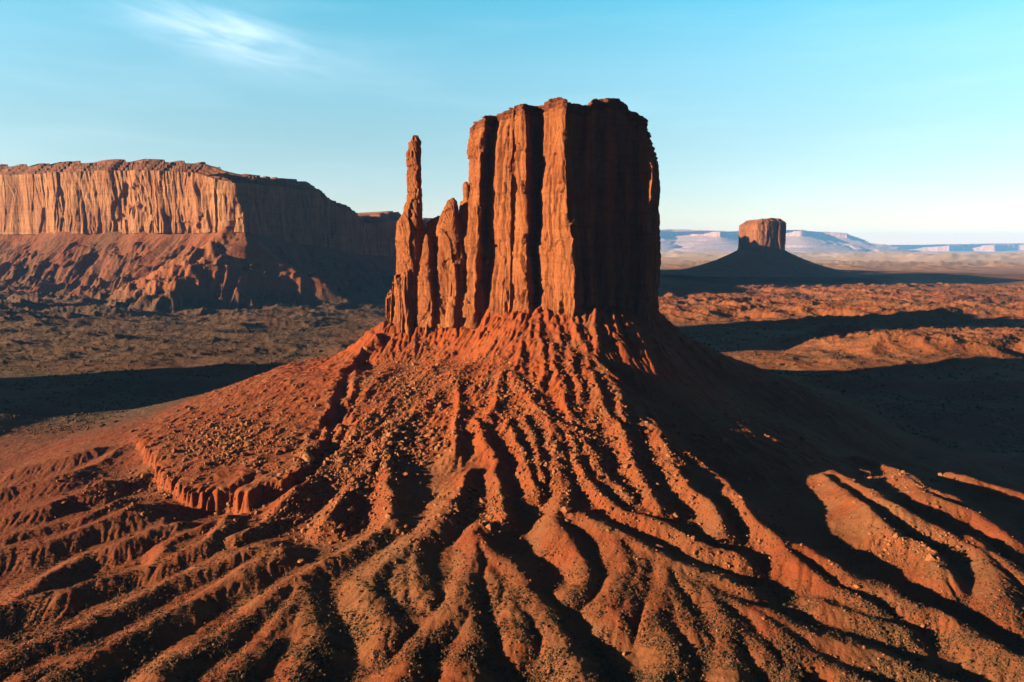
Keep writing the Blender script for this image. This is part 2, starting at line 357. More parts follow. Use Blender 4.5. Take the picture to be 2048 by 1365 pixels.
# ------------------------------------------------------------------ materials
ALB = .46
class NT:
    def __init__(s, name):
        s.m = bpy.data.materials.new(name); s.m.use_nodes = True; s.t = s.m.node_tree; s.n = s.t.nodes; s.b = s.n['Principled BSDF']
        s.b.inputs['Roughness'].default_value = .95; s.b.inputs['Specular IOR Level'].default_value = .08
        s.geo = s.n.new('ShaderNodeNewGeometry')
    def link(s, a, b): s.t.links.new(a, b)
    def noise(s, scale, detail=4, rough=.55, vec=None, dist=0):
        k = s.n.new('ShaderNodeTexNoise'); k.inputs['Scale'].default_value = scale; k.inputs['Detail'].default_value = detail
        k.inputs['Roughness'].default_value = rough; k.inputs['Distortion'].default_value = dist
        s.link(vec if vec is not None else s.geo.outputs['Position'], k.inputs['Vector']); return k.outputs['Fac']
    def scale(s, xyz):
        k = s.n.new('ShaderNodeVectorMath'); k.operation = 'MULTIPLY'; k.inputs[1].default_value = xyz
        s.link(s.geo.outputs['Position'], k.inputs[0]); return k.outputs[0]
    def ramp(s, fac, stops):
        k = s.n.new('ShaderNodeValToRGB'); e = k.color_ramp.elements
        while len(e) < len(stops): e.new(.5)
        for q, (p, c) in zip(e, stops): q.position = p; q.color = (*c, 1) if len(c) == 3 else c
        s.link(fac, k.inputs[0]); return k.outputs[0]
    def mix(s, fac, a, b, mode='MIX'):
        k = s.n.new('ShaderNodeMix'); k.data_type = 'RGBA'; k.blend_type = mode
        for v, i in ((fac, 0), (a, 6), (b, 7)):
            if isinstance(v, (int, float)): k.inputs[i].default_value = v
            elif isinstance(v, tuple): k.inputs[i].default_value = (*v, 1)
            else: s.link(v, k.inputs[i])
        return k.outputs[2]
    def math(s, op, a, b=0., c=None, clamp=False):
        k = s.n.new('ShaderNodeMath'); k.operation = op; k.use_clamp = clamp
        for i, v in enumerate((a, b, c)):
            if v is None: continue
            if isinstance(v, (int, float)): k.inputs[i].default_value = v
            else: s.link(v, k.inputs[i])
        return k.outputs[0]
    def sep(s, what='Position'):
        k = s.n.new('ShaderNodeSeparateXYZ'); s.link(s.geo.outputs[what], k.inputs[0]); return k.outputs
    def bump(s, hgt, dist, strength=1, prev=None):
        k = s.n.new('ShaderNodeBump'); k.inputs['Distance'].default_value = dist; k.inputs['Strength'].default_value = strength
        s.link(hgt, k.inputs['Height']); 
        if prev is not None: s.link(prev, k.inputs['Normal'])
        return k.outputs[0]
    def done(s, col, nrm=None):
        col = s.mix(1., col, (ALB,) * 3, 'MULTIPLY')
        s.link(col, s.b.inputs['Base Color'])
        if nrm is not None: s.link(nrm, s.b.inputs['Normal'])
        return s.m
def sandstone(name, a, b, dark, k=1.0):
    """a, b: rock colours; dark: desert-varnish stain colour; k: feature size"""
    t = NT(name)
    big = t.noise(.03 / k, 4)
    bed = t.noise(.5 / k, 3, .6, t.scale((.03, .03, 1)))
    stain = t.noise(.16 / k, 4, .55, t.scale((1, 1, .12)))
    fine = t.noise(1.6 / k, 5, .65)
    c = t.mix(t.ramp(big, [(.35, (0, 0, 0)), (.65, (1, 1, 1))]), a, b)
    c = t.mix(t.math('MULTIPLY', t.ramp(bed, [(.48, (0, 0, 0)), (.62, (1, 1, 1))]), .35), c, tuple(x * .62 for x in b))
    c = t.mix(t.math('MULTIPLY', t.ramp(stain, [(.50, (0, 0, 0)), (.68, (1, 1, 1))]), .6), c, dark)
    c = t.mix(1., c, t.ramp(fine, [(.25, (.72, .70, .68)), (.75, (1.18, 1.18, 1.18))]), 'MULTIPLY')
    n = t.bump(fine, 1.3 * k, .9); n = t.bump(t.noise(.45 / k, 5, .65, t.scale((1, 1, .35))), 2.2 * k, .8, n); n = t.bump(bed, .8 * k, .5, n); n = t.bump(stain, .8 * k, .3, n)
    return t.done(c, n)
M_butte = sandstone('butte sandstone', (.45, .155, .052), (.36, .108, .036), (.15, .042, .018))
M_mesa = sandstone('mesa sandstone', (.54, .26, .12), (.42, .165, .075), (.15, .055, .03), 2.5)
M_cap = sandstone('cap rock', (.38, .115, .045), (.26, .075, .032), (.09, .03, .018), 1.2)
M_mcap = sandstone('mesa cap rock', (.36, .15, .08), (.24, .085, .045), (.10, .04, .025), 2.5)
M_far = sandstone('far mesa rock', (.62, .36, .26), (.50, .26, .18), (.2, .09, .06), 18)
M_dist = sandstone('distant butte rock', (.40, .17, .08), (.34, .12, .06), (.18, .07, .04), 5)

def dirt():
    t = NT('red dirt and gravel')
    big = t.noise(.018, 4); mid = t.noise(.12, 5, .6); fine = t.noise(1.8, 4, .7); grit = t.noise(5.5, 2, .8)
    X = t.sep()
    # shale (deep red, high up) to sandy gravel (lower ridges)
    up = t.math('MULTIPLY_ADD', t.math('SUBTRACT', X[2], 26.), 1 / 30., .1, clamp=True)
    up = t.math('ADD', up, t.math('MULTIPLY', t.math('SUBTRACT', mid, .5), .9), clamp=True)
    c = t.mix(up, (.25, .090, .035), (.38, .078, .017))
    c = t.mix(t.ramp(big, [(.42, (0, 0, 0)), (.6, (1, 1, 1))]), c, (.25, .058, .018))
    tan = t.noise(.03, 5, .65, t.scale((1, .8, 1.6)))
    c = t.mix(t.math('MULTIPLY', t.ramp(tan, [(.50, (0, 0, 0)), (.62, (1, 1, 1))]), .55), c, (.27, .125, .055))
    lred = t.math('MULTIPLY_ADD', t.math('ADD', X[0], t.math('MULTIPLY', t.math('SUBTRACT', mid, .5), 120.)), -1 / 120., -.8, clamp=True)
    c = t.mix(t.math('MULTIPLY', lred, .6), c, (.20, .040, .012))
    # slickrock faces steeper than rubble: clean deep orange
    Nz = t.sep('True Normal')[2]
    st = t.ramp(Nz, [(.62, (1, 1, 1)), (.8, (0, 0, 0))])
    c = t.mix(t.math('MULTIPLY', st, .7), c, (.30, .062, .014))
    # grit: dark and pale specks
    c = t.mix(t.math('MULTIPLY', t.ramp(grit, [(.56, (0, 0, 0)), (.62, (1, 1, 1))]), .55), c, (.05, .026, .015))
    c = t.mix(t.math('MULTIPLY', t.ramp(fine, [(.60, (0, 0, 0)), (.68, (1, 1, 1))]), .45), c, (.36, .16, .075))
    # plain: paler sand and scrub beyond the slope
    Y = X[1]
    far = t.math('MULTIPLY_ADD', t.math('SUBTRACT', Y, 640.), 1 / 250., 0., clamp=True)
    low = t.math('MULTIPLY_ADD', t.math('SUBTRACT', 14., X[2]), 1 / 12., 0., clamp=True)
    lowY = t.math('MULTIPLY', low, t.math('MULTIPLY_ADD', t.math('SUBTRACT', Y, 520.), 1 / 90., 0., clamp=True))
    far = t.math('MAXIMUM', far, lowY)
    pn = t.noise(.012, 6, .65, t.scale((.55, 1, 1))); scrub = t.noise(.16, 5, .75); sc2 = t.noise(.035, 4, .7, t.scale((.5, 1, 1)))
    pc = t.mix(t.ramp(pn, [(.40, (0, 0, 0)), (.60, (1, 1, 1))]), (.27, .115, .050), (.25, .072, .026))
    pc = t.mix(t.math('MULTIPLY', t.ramp(scrub, [(.50, (0, 0, 0)), (.60, (1, 1, 1))]), .55), pc, (.085, .062, .034))
    pc = t.mix(t.math('MULTIPLY', t.ramp(sc2, [(.50, (0, 0, 0)), (.66, (1, 1, 1))]), .6), pc, (.12, .068, .036))
    ws = t.math('ABSOLUTE', t.math('SUBTRACT', t.noise(.0032, 5, .55, t.scale((.8, 1.3, 0)), .8), .5))
    pc = t.mix(t.math('MULTIPLY', t.ramp(ws, [(.0, (1, 1, 1)), (.012, (0, 0, 0))]), .6), pc, (.38, .20, .10))
    st2 = t.ramp(Nz, [(.90, (1, 1, 1)), (.97, (0, 0, 0))])
    pc = t.mix(t.math('MULTIPLY', st2, .6), pc, (.33, .095, .030))
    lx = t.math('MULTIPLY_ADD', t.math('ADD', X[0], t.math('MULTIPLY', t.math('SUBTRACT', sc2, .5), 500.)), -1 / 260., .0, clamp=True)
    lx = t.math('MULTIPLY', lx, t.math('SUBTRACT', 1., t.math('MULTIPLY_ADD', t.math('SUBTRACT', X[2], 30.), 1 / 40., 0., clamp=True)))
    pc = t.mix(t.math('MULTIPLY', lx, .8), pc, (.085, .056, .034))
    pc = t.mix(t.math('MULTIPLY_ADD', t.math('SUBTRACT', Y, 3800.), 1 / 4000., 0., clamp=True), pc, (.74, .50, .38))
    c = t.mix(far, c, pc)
    n = t.bump(t.noise(.9, 5, .7), .5, .9); n = t.bump(grit, .14, .8, n)
    n2 = t.noise(.06, 5, .7); n = t.bump(t.math('MULTIPLY', n2, far), 5., .8, n)
    return t.done(c, n)
M_dirt = dirt()
def talus(name, a, b, k):
    t = NT(name)
    big = t.noise(.01 / k, 5, .6); fine = t.noise(.12 / k, 5, .7)
    c = t.mix(t.ramp(big, [(.4, (0, 0, 0)), (.6, (1, 1, 1))]), a, b)
    c = t.mix(t.math('MULTIPLY', t.ramp(fine, [(.48, (0, 0, 0)), (.62, (1, 1, 1))]), .5), c, tuple(x * .45 for x in a))
    return t.done(c, t.bump(fine, 5 * k, .8))
M_mtal = talus('mesa talus', (.17, .070, .036), (.24, .068, .026), 1.)
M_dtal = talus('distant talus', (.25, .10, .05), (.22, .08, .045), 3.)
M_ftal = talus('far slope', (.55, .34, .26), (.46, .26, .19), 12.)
def simple(name, a, b, sc_):
    t = NT(name); f = t.noise(sc_, 4, .6)
    return t.done(t.mix(t.ramp(f, [(.35, (0, 0, 0)), (.65, (1, 1, 1))]), a, b), t.bump(f, .3, .6))
M_rock = simple('boulder rock', (.40, .19, .09), (.25, .085, .035), .35)
M_rub = simple('rubble rock', (.36, .15, .065), (.22, .07, .028), .15)
M_scrub = simple('desert scrub', (.065, .038, .02), (.13, .07, .032), .4)

# ------------------------------------------------------------------ ground sheet
rows = [-400., -250, -120, -40, 0, 30, 60, 90, 110, 130, 145]
y = 150.
while y < 640: rows.append(y); y += .62 if y > 180 else 1.2
while y < 5200: rows.append(y); y *= 1.0042
while y < 42000: rows.append(y); y *= 1.035
rows = np.array(rows)
tc = np.concatenate([np.linspace(-4, -.98, 110)[:-1], np.linspace(-.98, .98, 1400), np.linspace(.98, 2.4, 50)[1:]])
YY = np.repeat(rows[:, None], len(tc), 1)
WY_ = np.maximum(YY, 0) + np.where(YY < 260, (260 - YY) * .6, 0)
ex = np.minimum(1, 1500 / np.maximum(WY_, 1)); XX = np.where(np.abs(tc) > .98, np.sign(tc) * (.98 + (np.abs(tc) - .98) * ex), tc[None, :]) * WY_
ZZ = H(XX, YY)
P = np.stack([XX, YY, ZZ], -1)
zf, dft, _ = fan((XX[:-1, :-1] + XX[1:, 1:]) / 2, (YY[:-1, :-1] + YY[1:, 1:]) / 2)
isfan = (zf > 6.0) | ((YY[:-1, :-1] < 420) & (np.abs(XX[:-1, :-1]) < 330) & (YY[:-1, :-1] > 100))
# only what the butte's footprint does not bury
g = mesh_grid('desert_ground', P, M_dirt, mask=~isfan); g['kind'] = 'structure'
g = mesh_grid('talus_slope', P, M_dirt, mask=isfan); g['kind'] = 'structure'
del P, XX, YY, ZZ, WY_

# ------------------------------------------------------------------ rock walls
def resample(pts, n, closed=True, smooth=1):
    p = np.array(pts, float)
    if closed: p = np.vstack([p, p[:1]])
    L = np.concatenate([[0], np.cumsum(np.hypot(*np.diff(p[:, :2], axis=0).T))])
    s = np.linspace(0, L[-1], n, endpoint=not closed)
    q = np.stack([np.interp(s, L, p[:, k]) for k in range(p.shape[1])], -1)
    for _ in range(smooth):
        if closed: q = (np.roll(q, 1, 0) + 2 * q + np.roll(q, -1, 0)) / 4
        else: q[1:-1] = (q[:-2] + 2 * q[1:-1] + q[2:]) / 4
    return q, s
def rowdisp(XY, disp, closed=True):
    """XY (nt,ns,2); push each row's points outwards by disp"""
    if closed: T = np.roll(XY, -1, 1) - np.roll(XY, 1, 1)
    else: T = np.gradient(XY, axis=1)
    L = np.hypot(T[..., 0], T[..., 1]) + 1e-9
    N = np.stack([T[..., 1] / L, -T[..., 0] / L], -1)
    if closed:
        for _ in range(3): N = (np.roll(N, 1, 1) + N + np.roll(N, -1, 1)) / 3
    return XY + N * disp[..., None]
def rockface(s, z, k=1., seed=0, joint=1.):
    s = s + .8 * k * gnoise(s / (9 * k), z / (30 * k), seed + 5)
    zz = z + 1.5 * k * gnoise(s / (12 * k), z / (12 * k), seed + 6)
    d = 2.4 * k * gnoise(s / (17 * k), z / (90 * k), seed)
    d = d + 1.0 * k * gnoise(s / (7 * k), z / (38 * k), seed + 1)
    d = d + joint * k * 3.0 * (cells(s / (8 * k), zz / (38 * k), seed + 2) - .5)
    d = d + joint * k * .5 * (cells(s / (3 * k), zz / (11 * k), seed + 3) - .5)
    d = d - 1.0 * k * np.clip(.12 - np.abs(gnoise(s / (13 * k), z / (120 * k), seed + 7)), 0, 1) * 9   # vertical cracks
    d = d - .9 * k * np.clip(.1 - np.abs(gnoise(s / (5 * k) + z / (60 * k), z / (50 * k), seed + 11)), 0, 1) * 9 * (gnoise(s / (20 * k), z / (40 * k), seed + 12) > 0)
    d = d - 1.5 * k * sstep(.28, .42, gnoise(s / (9 * k), z / (20 * k), seed + 13))
    d = d + .35 * k * gnoise(s / (1.2 * k), z / (4 * k), seed + 4) + .22 * k * gnoise(s / (40 * k), z / (3.5 * k), seed + 9)
    return d
def tower(name, outline, ztopf, zbot, nt, ns, mat, root, seed, flare=6., fluteh=26., warp=None, k=1., capmat=None, captop=0, joint=1.):
    q, s = resample(outline, ns, True, 2)
    zt = ztopf(q[:, 0], q[:, 1])
    t = np.linspace(0, 1, nt)[:, None]
    Z = zbot + (zt[None, :] - zbot) * t
    XY = np.repeat(q[None, :, :], nt, 0)
    if warp is not None: XY = warp(XY, Z)
    Sg = s[None, :] + 0 * Z
    d = rockface(Sg, Z, k, seed, joint)
    lo = np.clip((zbot + fluteh - Z) / fluteh, 0, 1)
    d = d * (1 - .5 * lo) + flare * lo ** 1.6 - sstep(0, .7, lo) * 5.0 * k * ridged(Sg / (5.0 * k), Z / 50, 3, seed + 30)
    if captop:
        hi = np.clip((Z - (zt[None, :] - captop)) / captop, 0, 1)
        stepn = cells(Sg / 5, Z / 2.6, seed + 40) + .6 * (np.sin(Z * 1.7) > 0)
        d = d * (1 - .4 * hi) + hi * (.6 - 2.0 * stepn) - hi ** 4 * 2.0
    if captop:
        qs = q.copy()
        for _ in range(1400 * ns // 1500): qs = (np.roll(qs, 1, 0) + 2 * qs + np.roll(qs, -1, 0)) / 4
        m_ = (hi ** 1.5)[..., None]; XY = XY * (1 - m_ * .75) + qs[None] * m_ * .75
    XY = rowdisp(XY, d)
    P = np.concatenate([XY, Z[..., None]], -1)
    cen = q.mean(0); rings = []
    r0 = P[-1]
    for w in (.96, .9, .8, .6, .35, .1):
        r = np.empty_like(r0); r[:, :2] = cen + (r0[:, :2] - cen) * w
        r[:, 2] = r0[:, 2] * w + (1 - w) * r0[:, 2].mean() + 1.3 * k * fbm(r[:, 0] / 7, r[:, 1] / 7, 3, seed + 50)
        rings.append(r)
    P = np.concatenate([P, np.stack(rings)], 0)
    if capmat is not None:
        cut = int(nt * (1 - captop * .55 / (zt.mean() - zbot)))
        a = part(mesh_grid(name, P[:cut + 1], mat, closed=True), root)
        part(mesh_grid('cap_rock', P[cut:], capmat, closed=True), root)
        return a
    return part(mesh_grid(name, P, mat, closed=True), root)
def W(u, d, v=420): return (float(side(u, v)) * d, d)

butte = thing('sandstone_butte', 'huge red sandstone butte with dark shaded right side, towering in the middle', 'butte', (20, 590, 90))
out = [W(938,612),W(940,596),W(946,586),W(958,578),W(972,568),W(980,582),W(987,588),(W(996,582)),W(1001,566),W(1012,558),W(1026,553),W(1031,556),W(1038,549),W(1050,541),
       W(1056,552),W(1060,568),W(1070,571),W(1081,566),W(1087,544),W(1092,536),W(1110,526),W(1128,517),W(1138,514),W(1143,519),W(1150,521),W(1156,530),W(1166,533),
       W(1176,526),W(1186,528),W(1193,538),W(1203,541),W(1212,534),W(1224,537),W(1231,548),W(1243,550),W(1252,542),W(1262,544),W(1268,553),W(1280,554),W(1293,540),W(1299,540),W(1305,553),W(1310,575),W(1316,590),
       W(1313,625),W(1285,668),W(1220,700),W(1150,705),W(1060,690),W(990,668),W(955,640)]
TU = np.array([930,940,955,990,1010,1060,1110,1150,1183,1190,1215,1240,1252,1262,1275,1290,1300,1310,1330]); TV = np.array([240,233,225,222,212,208,204,217,218,205,200,200,215,220,228,240,252,270,300])
def ztop_tower(x, y):
    u = 1024 + x / np.minimum(y, 560 + .25 * (y - 560)) * F * .99 * (cp + .3 * sp)
    return CZ + slope(np.interp(u, TU, TV)) * np.clip(555 + .3 * (y - 555), 520, 590) + .7 * gnoise(x / 5, y / 5, 8)
def warp_t(XY, Z):
    x = XY[..., 0].copy()
    v = np.interp(Z, [100, 112, 168, 176, 205, 222, 246, 262], [-1.5, -1, 0, 0, -.5, -2., -5.5, -9])
    w = np.clip((x - 85) / 35, 0, 1)
    XY[..., 0] = x + v * w
    # pillar and cleft edges wander with height
    zr = zat(np.array([600, 500, 400, 300, 225]), 560.)
    kn = [900, 938, 973, 997, 1050, 1086, 1138, 1165, 1200]
    tab = np.array([[-9, -8, -23, -19, 6, -2, 14, 10, 0], [-6, -5, -18, -15, 4, -2, 8, 5, 0], [-2, -1, -13, -12, 2, -3, -5, -3, 0], [0, 1, -9, -5, 2, 7, -8, -5, 0], [3, 4, 3, 3, 2, 4, -8, -5, 0]], float)
    u0 = 1024 + x[0] / XY[0, :, 1] * F
    frontside = np.clip((640 - XY[0, :, 1]) / 20, 0, 1)
    for r_ in range(XY.shape[0]):
        zc_ = Z[r_, 0]; row = np.array([np.interp(zc_, zr, tab[:, c_]) for c_ in range(tab.shape[1])])
        XY[r_, :, 0] += np.interp(u0, kn, row) / F * XY[r_, :, 1] * frontside
    # overhung break across the right pillar
    br = (Z - 172 - (x - 45) * .9); q_ = np.exp(-((x - 42) / 7) ** 2) * (XY[..., 1] < 560)
    XY[..., 1] -= 3.2 * q_ * sstep(0, 2, -br) * sstep(-60, -8, br)
    # pillar necks taper a little towards the top
    XY[..., 1] += np.interp(Z, [100, 262], [-3, 5])
    XY[..., 0] += .8 * gnoise(Z / 14, XY[..., 0] / 30, 77) + .5 * gnoise(Z / 5, XY[..., 0] / 20, 78)
    # projecting rib on the shaded side
    g_ = np.exp(-((x - 107.5) / 1.1) ** 2) * (XY[..., 1] < 585) * sstep(181, 188, Z) * (1 - sstep(212, 220, Z))
    XY[..., 1] -= 9 * g_
    return XY
tower('cliff_tower', out, ztop_tower, 84., 330, 1500, M_butte, butte, 11, 6., 40., warp_t, capmat=M_cap, captop=14, joint=1.5)

def column(name, slices, ratio, ns, nt, seed, root, mat, rot=.42, k=.8, joint=1.3, pw=4.2, base_ext=6, d=595):
    """slices: (photo row, left column, right column) top to bottom"""
    sl = np.array(slices, float)
    zz = zat(sl[:, 0], d); xl = side(sl[:, 1], sl[:, 0]) * d; xr = side(sl[:, 2], sl[:, 0]) * d
    o = np.argsort(zz); zz, xl, xr = zz[o], xl[o], xr[o]
    z = np.linspace(zz[0] - base_ext, zz[-1], nt)
    cx = np.interp(z, zz, (xl + xr) / 2); hw = np.interp(z, zz, (xr - xl) / 2)
    th = -np.linspace(0, 2 * np.pi, ns, endpoint=False)     # clockwise seen from above -> outward normals with rowdisp
    c, s_ = np.cos(th + rot), np.sin(th + rot)
    r = (np.abs(c) ** pw + np.abs(s_) ** pw) ** (-1 / pw)
    ux = r * np.cos(th); uy = r * np.sin(th); ux /= np.abs(ux).max()
    X = cx[:, None] + hw[:, None] * ux; Y = d + hw[:, None] * ratio * uy
    XY = np.stack([X, Y], -1)[:, ::-1]
    Z = np.repeat(z[:, None], ns, 1)
    S_ = np.linspace(0, 2 * np.pi * hw.mean() * 1.1, ns)[None, :] + 0 * Z
    # seam-safe noise: use position instead of arclength
    sp_ = XY[..., 0] * .8 + XY[..., 1] * .9 + seed
    dsp = rockface(sp_, Z, k, seed, joint) * np.clip(hw[:, None] / 6, .4, 1) + .9 * (cells(sp_ / 5, Z / 9, seed + 60) - .5)
    XY = rowdisp(XY, dsp)
    P = np.concatenate([XY, Z[..., None]], -1)
    rings = []
    for w, up in ((.93, .35), (.7, .7), (.25, .8)):
        q = P[-1].copy(); m = q.mean(0); q[:, :2] = m[:2] + (q[:, :2] - m[:2]) * w; q[:, 2] += up + .4 * fbm(q[:, 0] / 2, q[:, 1] / 2, 2, seed); rings.append(q)
    P = np.concatenate([P, np.stack(rings)], 0)
    return part(mesh_grid(name, P, mat, closed=True), root)
thumb = column('thumb_spire', [(273,823,841),(279,820,844),(300,816,844),(330,814,845),(360,814,846),(400,816,847),(414,813,848),(430,807,849),(443,800,849),(460,797,850),(500,793,852),(540,791,854),(600,789,857),(650,787,861)],
       .62, 170, 300, 3, butte, M_butte, rot=.42, d=602, pw=4.5)
column('pinnacle', [(398,902,910),(402,896,914),(412,891,918),(430,886,922),(470,881,930),(520,877,938),(560,874,944),(640,867,952)], .75, 150, 240, 23, butte, M_butte, d=592)
column('pinnacle', [(424,884,889),(432,880,894),(450,876,899),(500,873,904),(560,870,908),(640,866,912)], .9, 90, 160, 27, butte, M_butte, d=597)
column('pinnacle', [(366,929,934),(370,926,937),(398,925,941),(404,923,945),(440,920,949),(480,918,952),(530,918,956),(580,920,960),(640,920,966)], .9, 120, 240, 31, butte, M_butte, d=600)
column('rock_fin', [(434,874,886),(440,862,892),(448,852,900),(480,848,912),(540,845,922),(640,842,936)], .55, 140, 160, 37, butte, M_butte, d=607, rot=.2)
column('pinnacle', [(500,940,950),(512,936,957),(560,932,968),(620,928,980)], .8, 90, 120, 39, butte, M_butte, d=580)
column('pinnacle', [(528,905,911),(534,900,914),(570,896,918),(640,892,922)], .9, 80, 110, 47, butte, M_butte, d=580)
column('pinnacle', [(470,850,857),(482,847,864),(520,843,870),(560,838,874),(640,834,880)], .9, 90, 130, 49, butte, M_butte, d=590)
column('pinnacle', [(470,936,944),(478,932,948),(540,928,954),(620,924,960)], .8, 90, 130, 51, butte, M_butte, d=586)
# fluted shale wall that carries thumb and pinnacles
fl = [W(770,612,600),W(772,598,600),W(795,586,600),W(815,580,600),W(826,588,600),W(850,578,600),W(868,586,600),W(885,577,600),W(905,575,600),W(915,584,600),W(932,576,600),W(955,572,600),W(975,570,600),W(990,600,600),W(940,625,600),W(860,632,600),W(790,628,600)]
def ztop_fl(x, y):
    u = 1024 + x / 590. * F
    return CZ + slope(np.interp(u, [765, 790, 812, 822, 840, 858, 880, 900, 925, 950, 990], [600, 556, 545, 545, 530, 525, 538, 525, 520, 510, 520])) * 590 + 6 * gnoise(x / 3.6, y / 6, 12) + 3 * (cells(x / 4., y / 8., 14) - .5)
def warp_f(XY, Z):
    XY[..., 1] += np.interp(Z, [70, 115], [-2, 6]); 
    d_ = ridged(XY[..., 0] / 5.0, Z / 60, 2, 66)
    XY[..., 1] += 8 * d_ * (XY[..., 1] < 605)
    return XY
tower('fluted_base', fl, ztop_fl, 66., 130, 700, M_butte, butte, 71, 5., 24., warp_f, k=.6, joint=.8)

# ------------------------------------------------------------------ mesas by sweeping a profile along their rim
def sweep(root, rim, ns, closed, talus_len, foot_z, k, seed, mats, cliff_rows=90, talus_rows=110, cap=.12, capset=30, flute=1., gully=1., top_in=200, nsm=30, names=('cliff_band', 'talus', 'cap_rock'), tpow=1.35, diag=.5, top_dir=(-.75, .66), fvar=([0, 1], [1, 1])):
    """rim: (x, y, z top, z cliff base); outward side is to the right of the walking direction"""
    q, s = resample(rim, ns, closed, 3)
    T = (np.roll(q[:, :2], -1, 0) - np.roll(q[:, :2], 1, 0)) if closed else np.gradient(q[:, :2], axis=0)
    N = np.stack([T[:, 1], -T[:, 0]], -1); N /= np.linalg.norm(N, axis=1)[:, None] + 1e-9
    def sm(A, n):
        for _ in range(n):
            if closed: A = (np.roll(A, 1, 0) + A + np.roll(A, -1, 0)) / 3
            else:
                A = A.copy(); A[1:-1] = (A[:-2] + A[1:-1] + A[2:]) / 3
        return A
    Nc = sm(N, nsm // 3); Nt = sm(N, nsm * 12); Nt /= np.linalg.norm(Nt, axis=1)[:, None]
    Nc /= np.linalg.norm(Nc, axis=1)[:, None]
    but = 16 * k * flute * (gnoise(s / (120 * k), 0 * s + .3, seed) + .5 * gnoise(s / (45 * k), 0 * s + .7, seed + 1))   # buttresses
    parts_ = []
    # talus
    t = np.linspace(0, 1, talus_rows)[:, None]
    off = talus_len * (1 - t) ** 1.0
    zb = q[:, 3][None, :]; fz = np.asarray(foot_z)
    Z = fz + (zb - fz) * (t ** tpow)
    sg = s[None, :] + diag * off + 12 * k * gnoise(s[None, :] / (60 * k), t * 3, seed + 3)
    gl = ridged(sg / (75 * k), t * 1.2 + 0 * sg, 4, seed + 4, .6)
    env = np.sin(np.pi * np.clip(t, 0, 1) ** .8) ** .7
    Z = Z - gully * 26 * k * gl * env * (.35 + .65 * (1 - t)) 
    Z = Z - gully * 7 * k * ridged(sg / (26 * k), off / (70 * k), 3, seed + 14) * env
    Z = Z + gully * 4 * k * fbm(sg / (16 * k), off / (16 * k), 3, seed + 6) * env
    base_xy = q[None, :, :2] + Nc[None] * but[None, :, None] * t[..., None] ** 2
    XY = base_xy + Nt[None] * (off * (1 + .18 * gnoise(s / (150 * k), 0 * s, seed + 8))[None, :])[..., None]
    PT = np.concatenate([XY, Z[..., None]], -1)
    # cliff
    t = np.linspace(0, 1, cliff_rows)[:, None]
    zt = q[:, 2][None, :]
    zc = zt - (zt - zb) * cap
    Z = zb - 3 * k + (zc - zb + 3 * k) * t
    sg = s[None, :] + 0 * Z
    fv = np.interp(s / s[-1], *fvar)[None, :]
    d = but[None, :] + k * 1.0 + flute * k * fv * (rockface(sg / k / 3.0, Z / k / 3.0, 1., seed + 20, .7) * 2.8 - 13 * np.maximum(0, .3 - np.abs(gnoise(sg / (30 * k), Z / (300 * k), seed + 21))) * (.3 + .7 * (1 - t)) * (gnoise(sg / (200 * k), 0 * sg, seed + 24) > -.15))
    d = d + 3 * k * (1 - t) ** 3
    PC = np.concatenate([q[None, :, :2] + Nc[None] * d[..., None], Z[..., None]], -1)
    # cap: receding ledges, then the flat top
    nc_ = 26; t = np.linspace(0, 1, nc_)[:, None]
    led = (np.floor(t * 4 + .1 * gnoise(sg[:1] / (40 * k), 0 * sg[:1], seed + 30)) / 4)
    Z = zc + (zt - zc) * np.clip(.25 * t + .75 * led + .03 * gnoise(sg[:1] / (30 * k), t * 3, seed + 31), 0, 1.05)
    inn = capset * k * (t ** 1.0) + 2.5 * k * gnoise(sg[:1] / (18 * k), t * 4, seed + 32) * sstep(0, .2, t)
    gl = ridged(sg[:1] / (50 * k), 0 * t + .5, 2, seed + 34); inn = inn + 7 * k * flute * gl * t
    PK = np.concatenate([q[None, :, :2] + Nc[None] * (d[-1][None, :] - inn)[..., None], Z[..., None]], -1)
    extra = []
    for w in (.1, .3, .6, 1.0):
        e = PK[-1].copy()
        if closed: m = q[:, :2].mean(0); e[:, :2] = e[:, :2] + (m - e[:, :2]) * w * .97
        else: e[:, :2] = e[:, :2] + np.array(top_dir) * top_in * w
        extra.append(e)
    PK = np.concatenate([PK, np.stack(extra)], 0)
    part(mesh_grid(names[1], PT, mats[1], closed=closed), root)
    part(mesh_grid(names[0], PC, mats[0], closed=closed), root)
    part(mesh_grid(names[2], PK, mats[2], closed=closed), root)
def R3(u, d, vt, vb): return (float(side(u, 400)) * d, d, float(zat(vt, d)), float(zat(vb, d)))

mesa = thing('mesa', 'long flat topped sandstone mesa with sunlit banded cliff at the left', 'mesa', (-900, 1900, 0))
rim = [R3(-330,2300,322,466), R3(-100,2150,325,466), R3(60,2050,324,465), R3(170,1960,320,464), R3(210,1930,316,464), R3(300,1860,316,463), R3(400,1770,322,462), R3(425,1740,332,461), R3(455,1705,343,460), R3(486,1680,347,460),
       R3(500,1720,347,464), R3(535,1830,350,470), R3(580,2000,354,480), R3(632,2200,359,488), R3(644,2300,372,493), R3(668,2400,378,497), R3(684,2450,398,500), R3(712,2600,410,505), R3(722,2780,424,508)]
sweep(mesa, rim, 2600, False, 290, 12., 1.9, 301, (M_mesa, M_mtal, M_mcap), fvar=([0, .25, .38, .55, 1], [.16, .24, .8, 1.1, .9]), cliff_rows=130, talus_rows=170, cap=.17, capset=18, gully=2.1, top_in=500, nsm=40)
mesa2 = thing('mesa', 'dark shaded flat mesa low on the skyline between the long mesa and the thumb spire', 'mesa', (-600, 3300, 0))
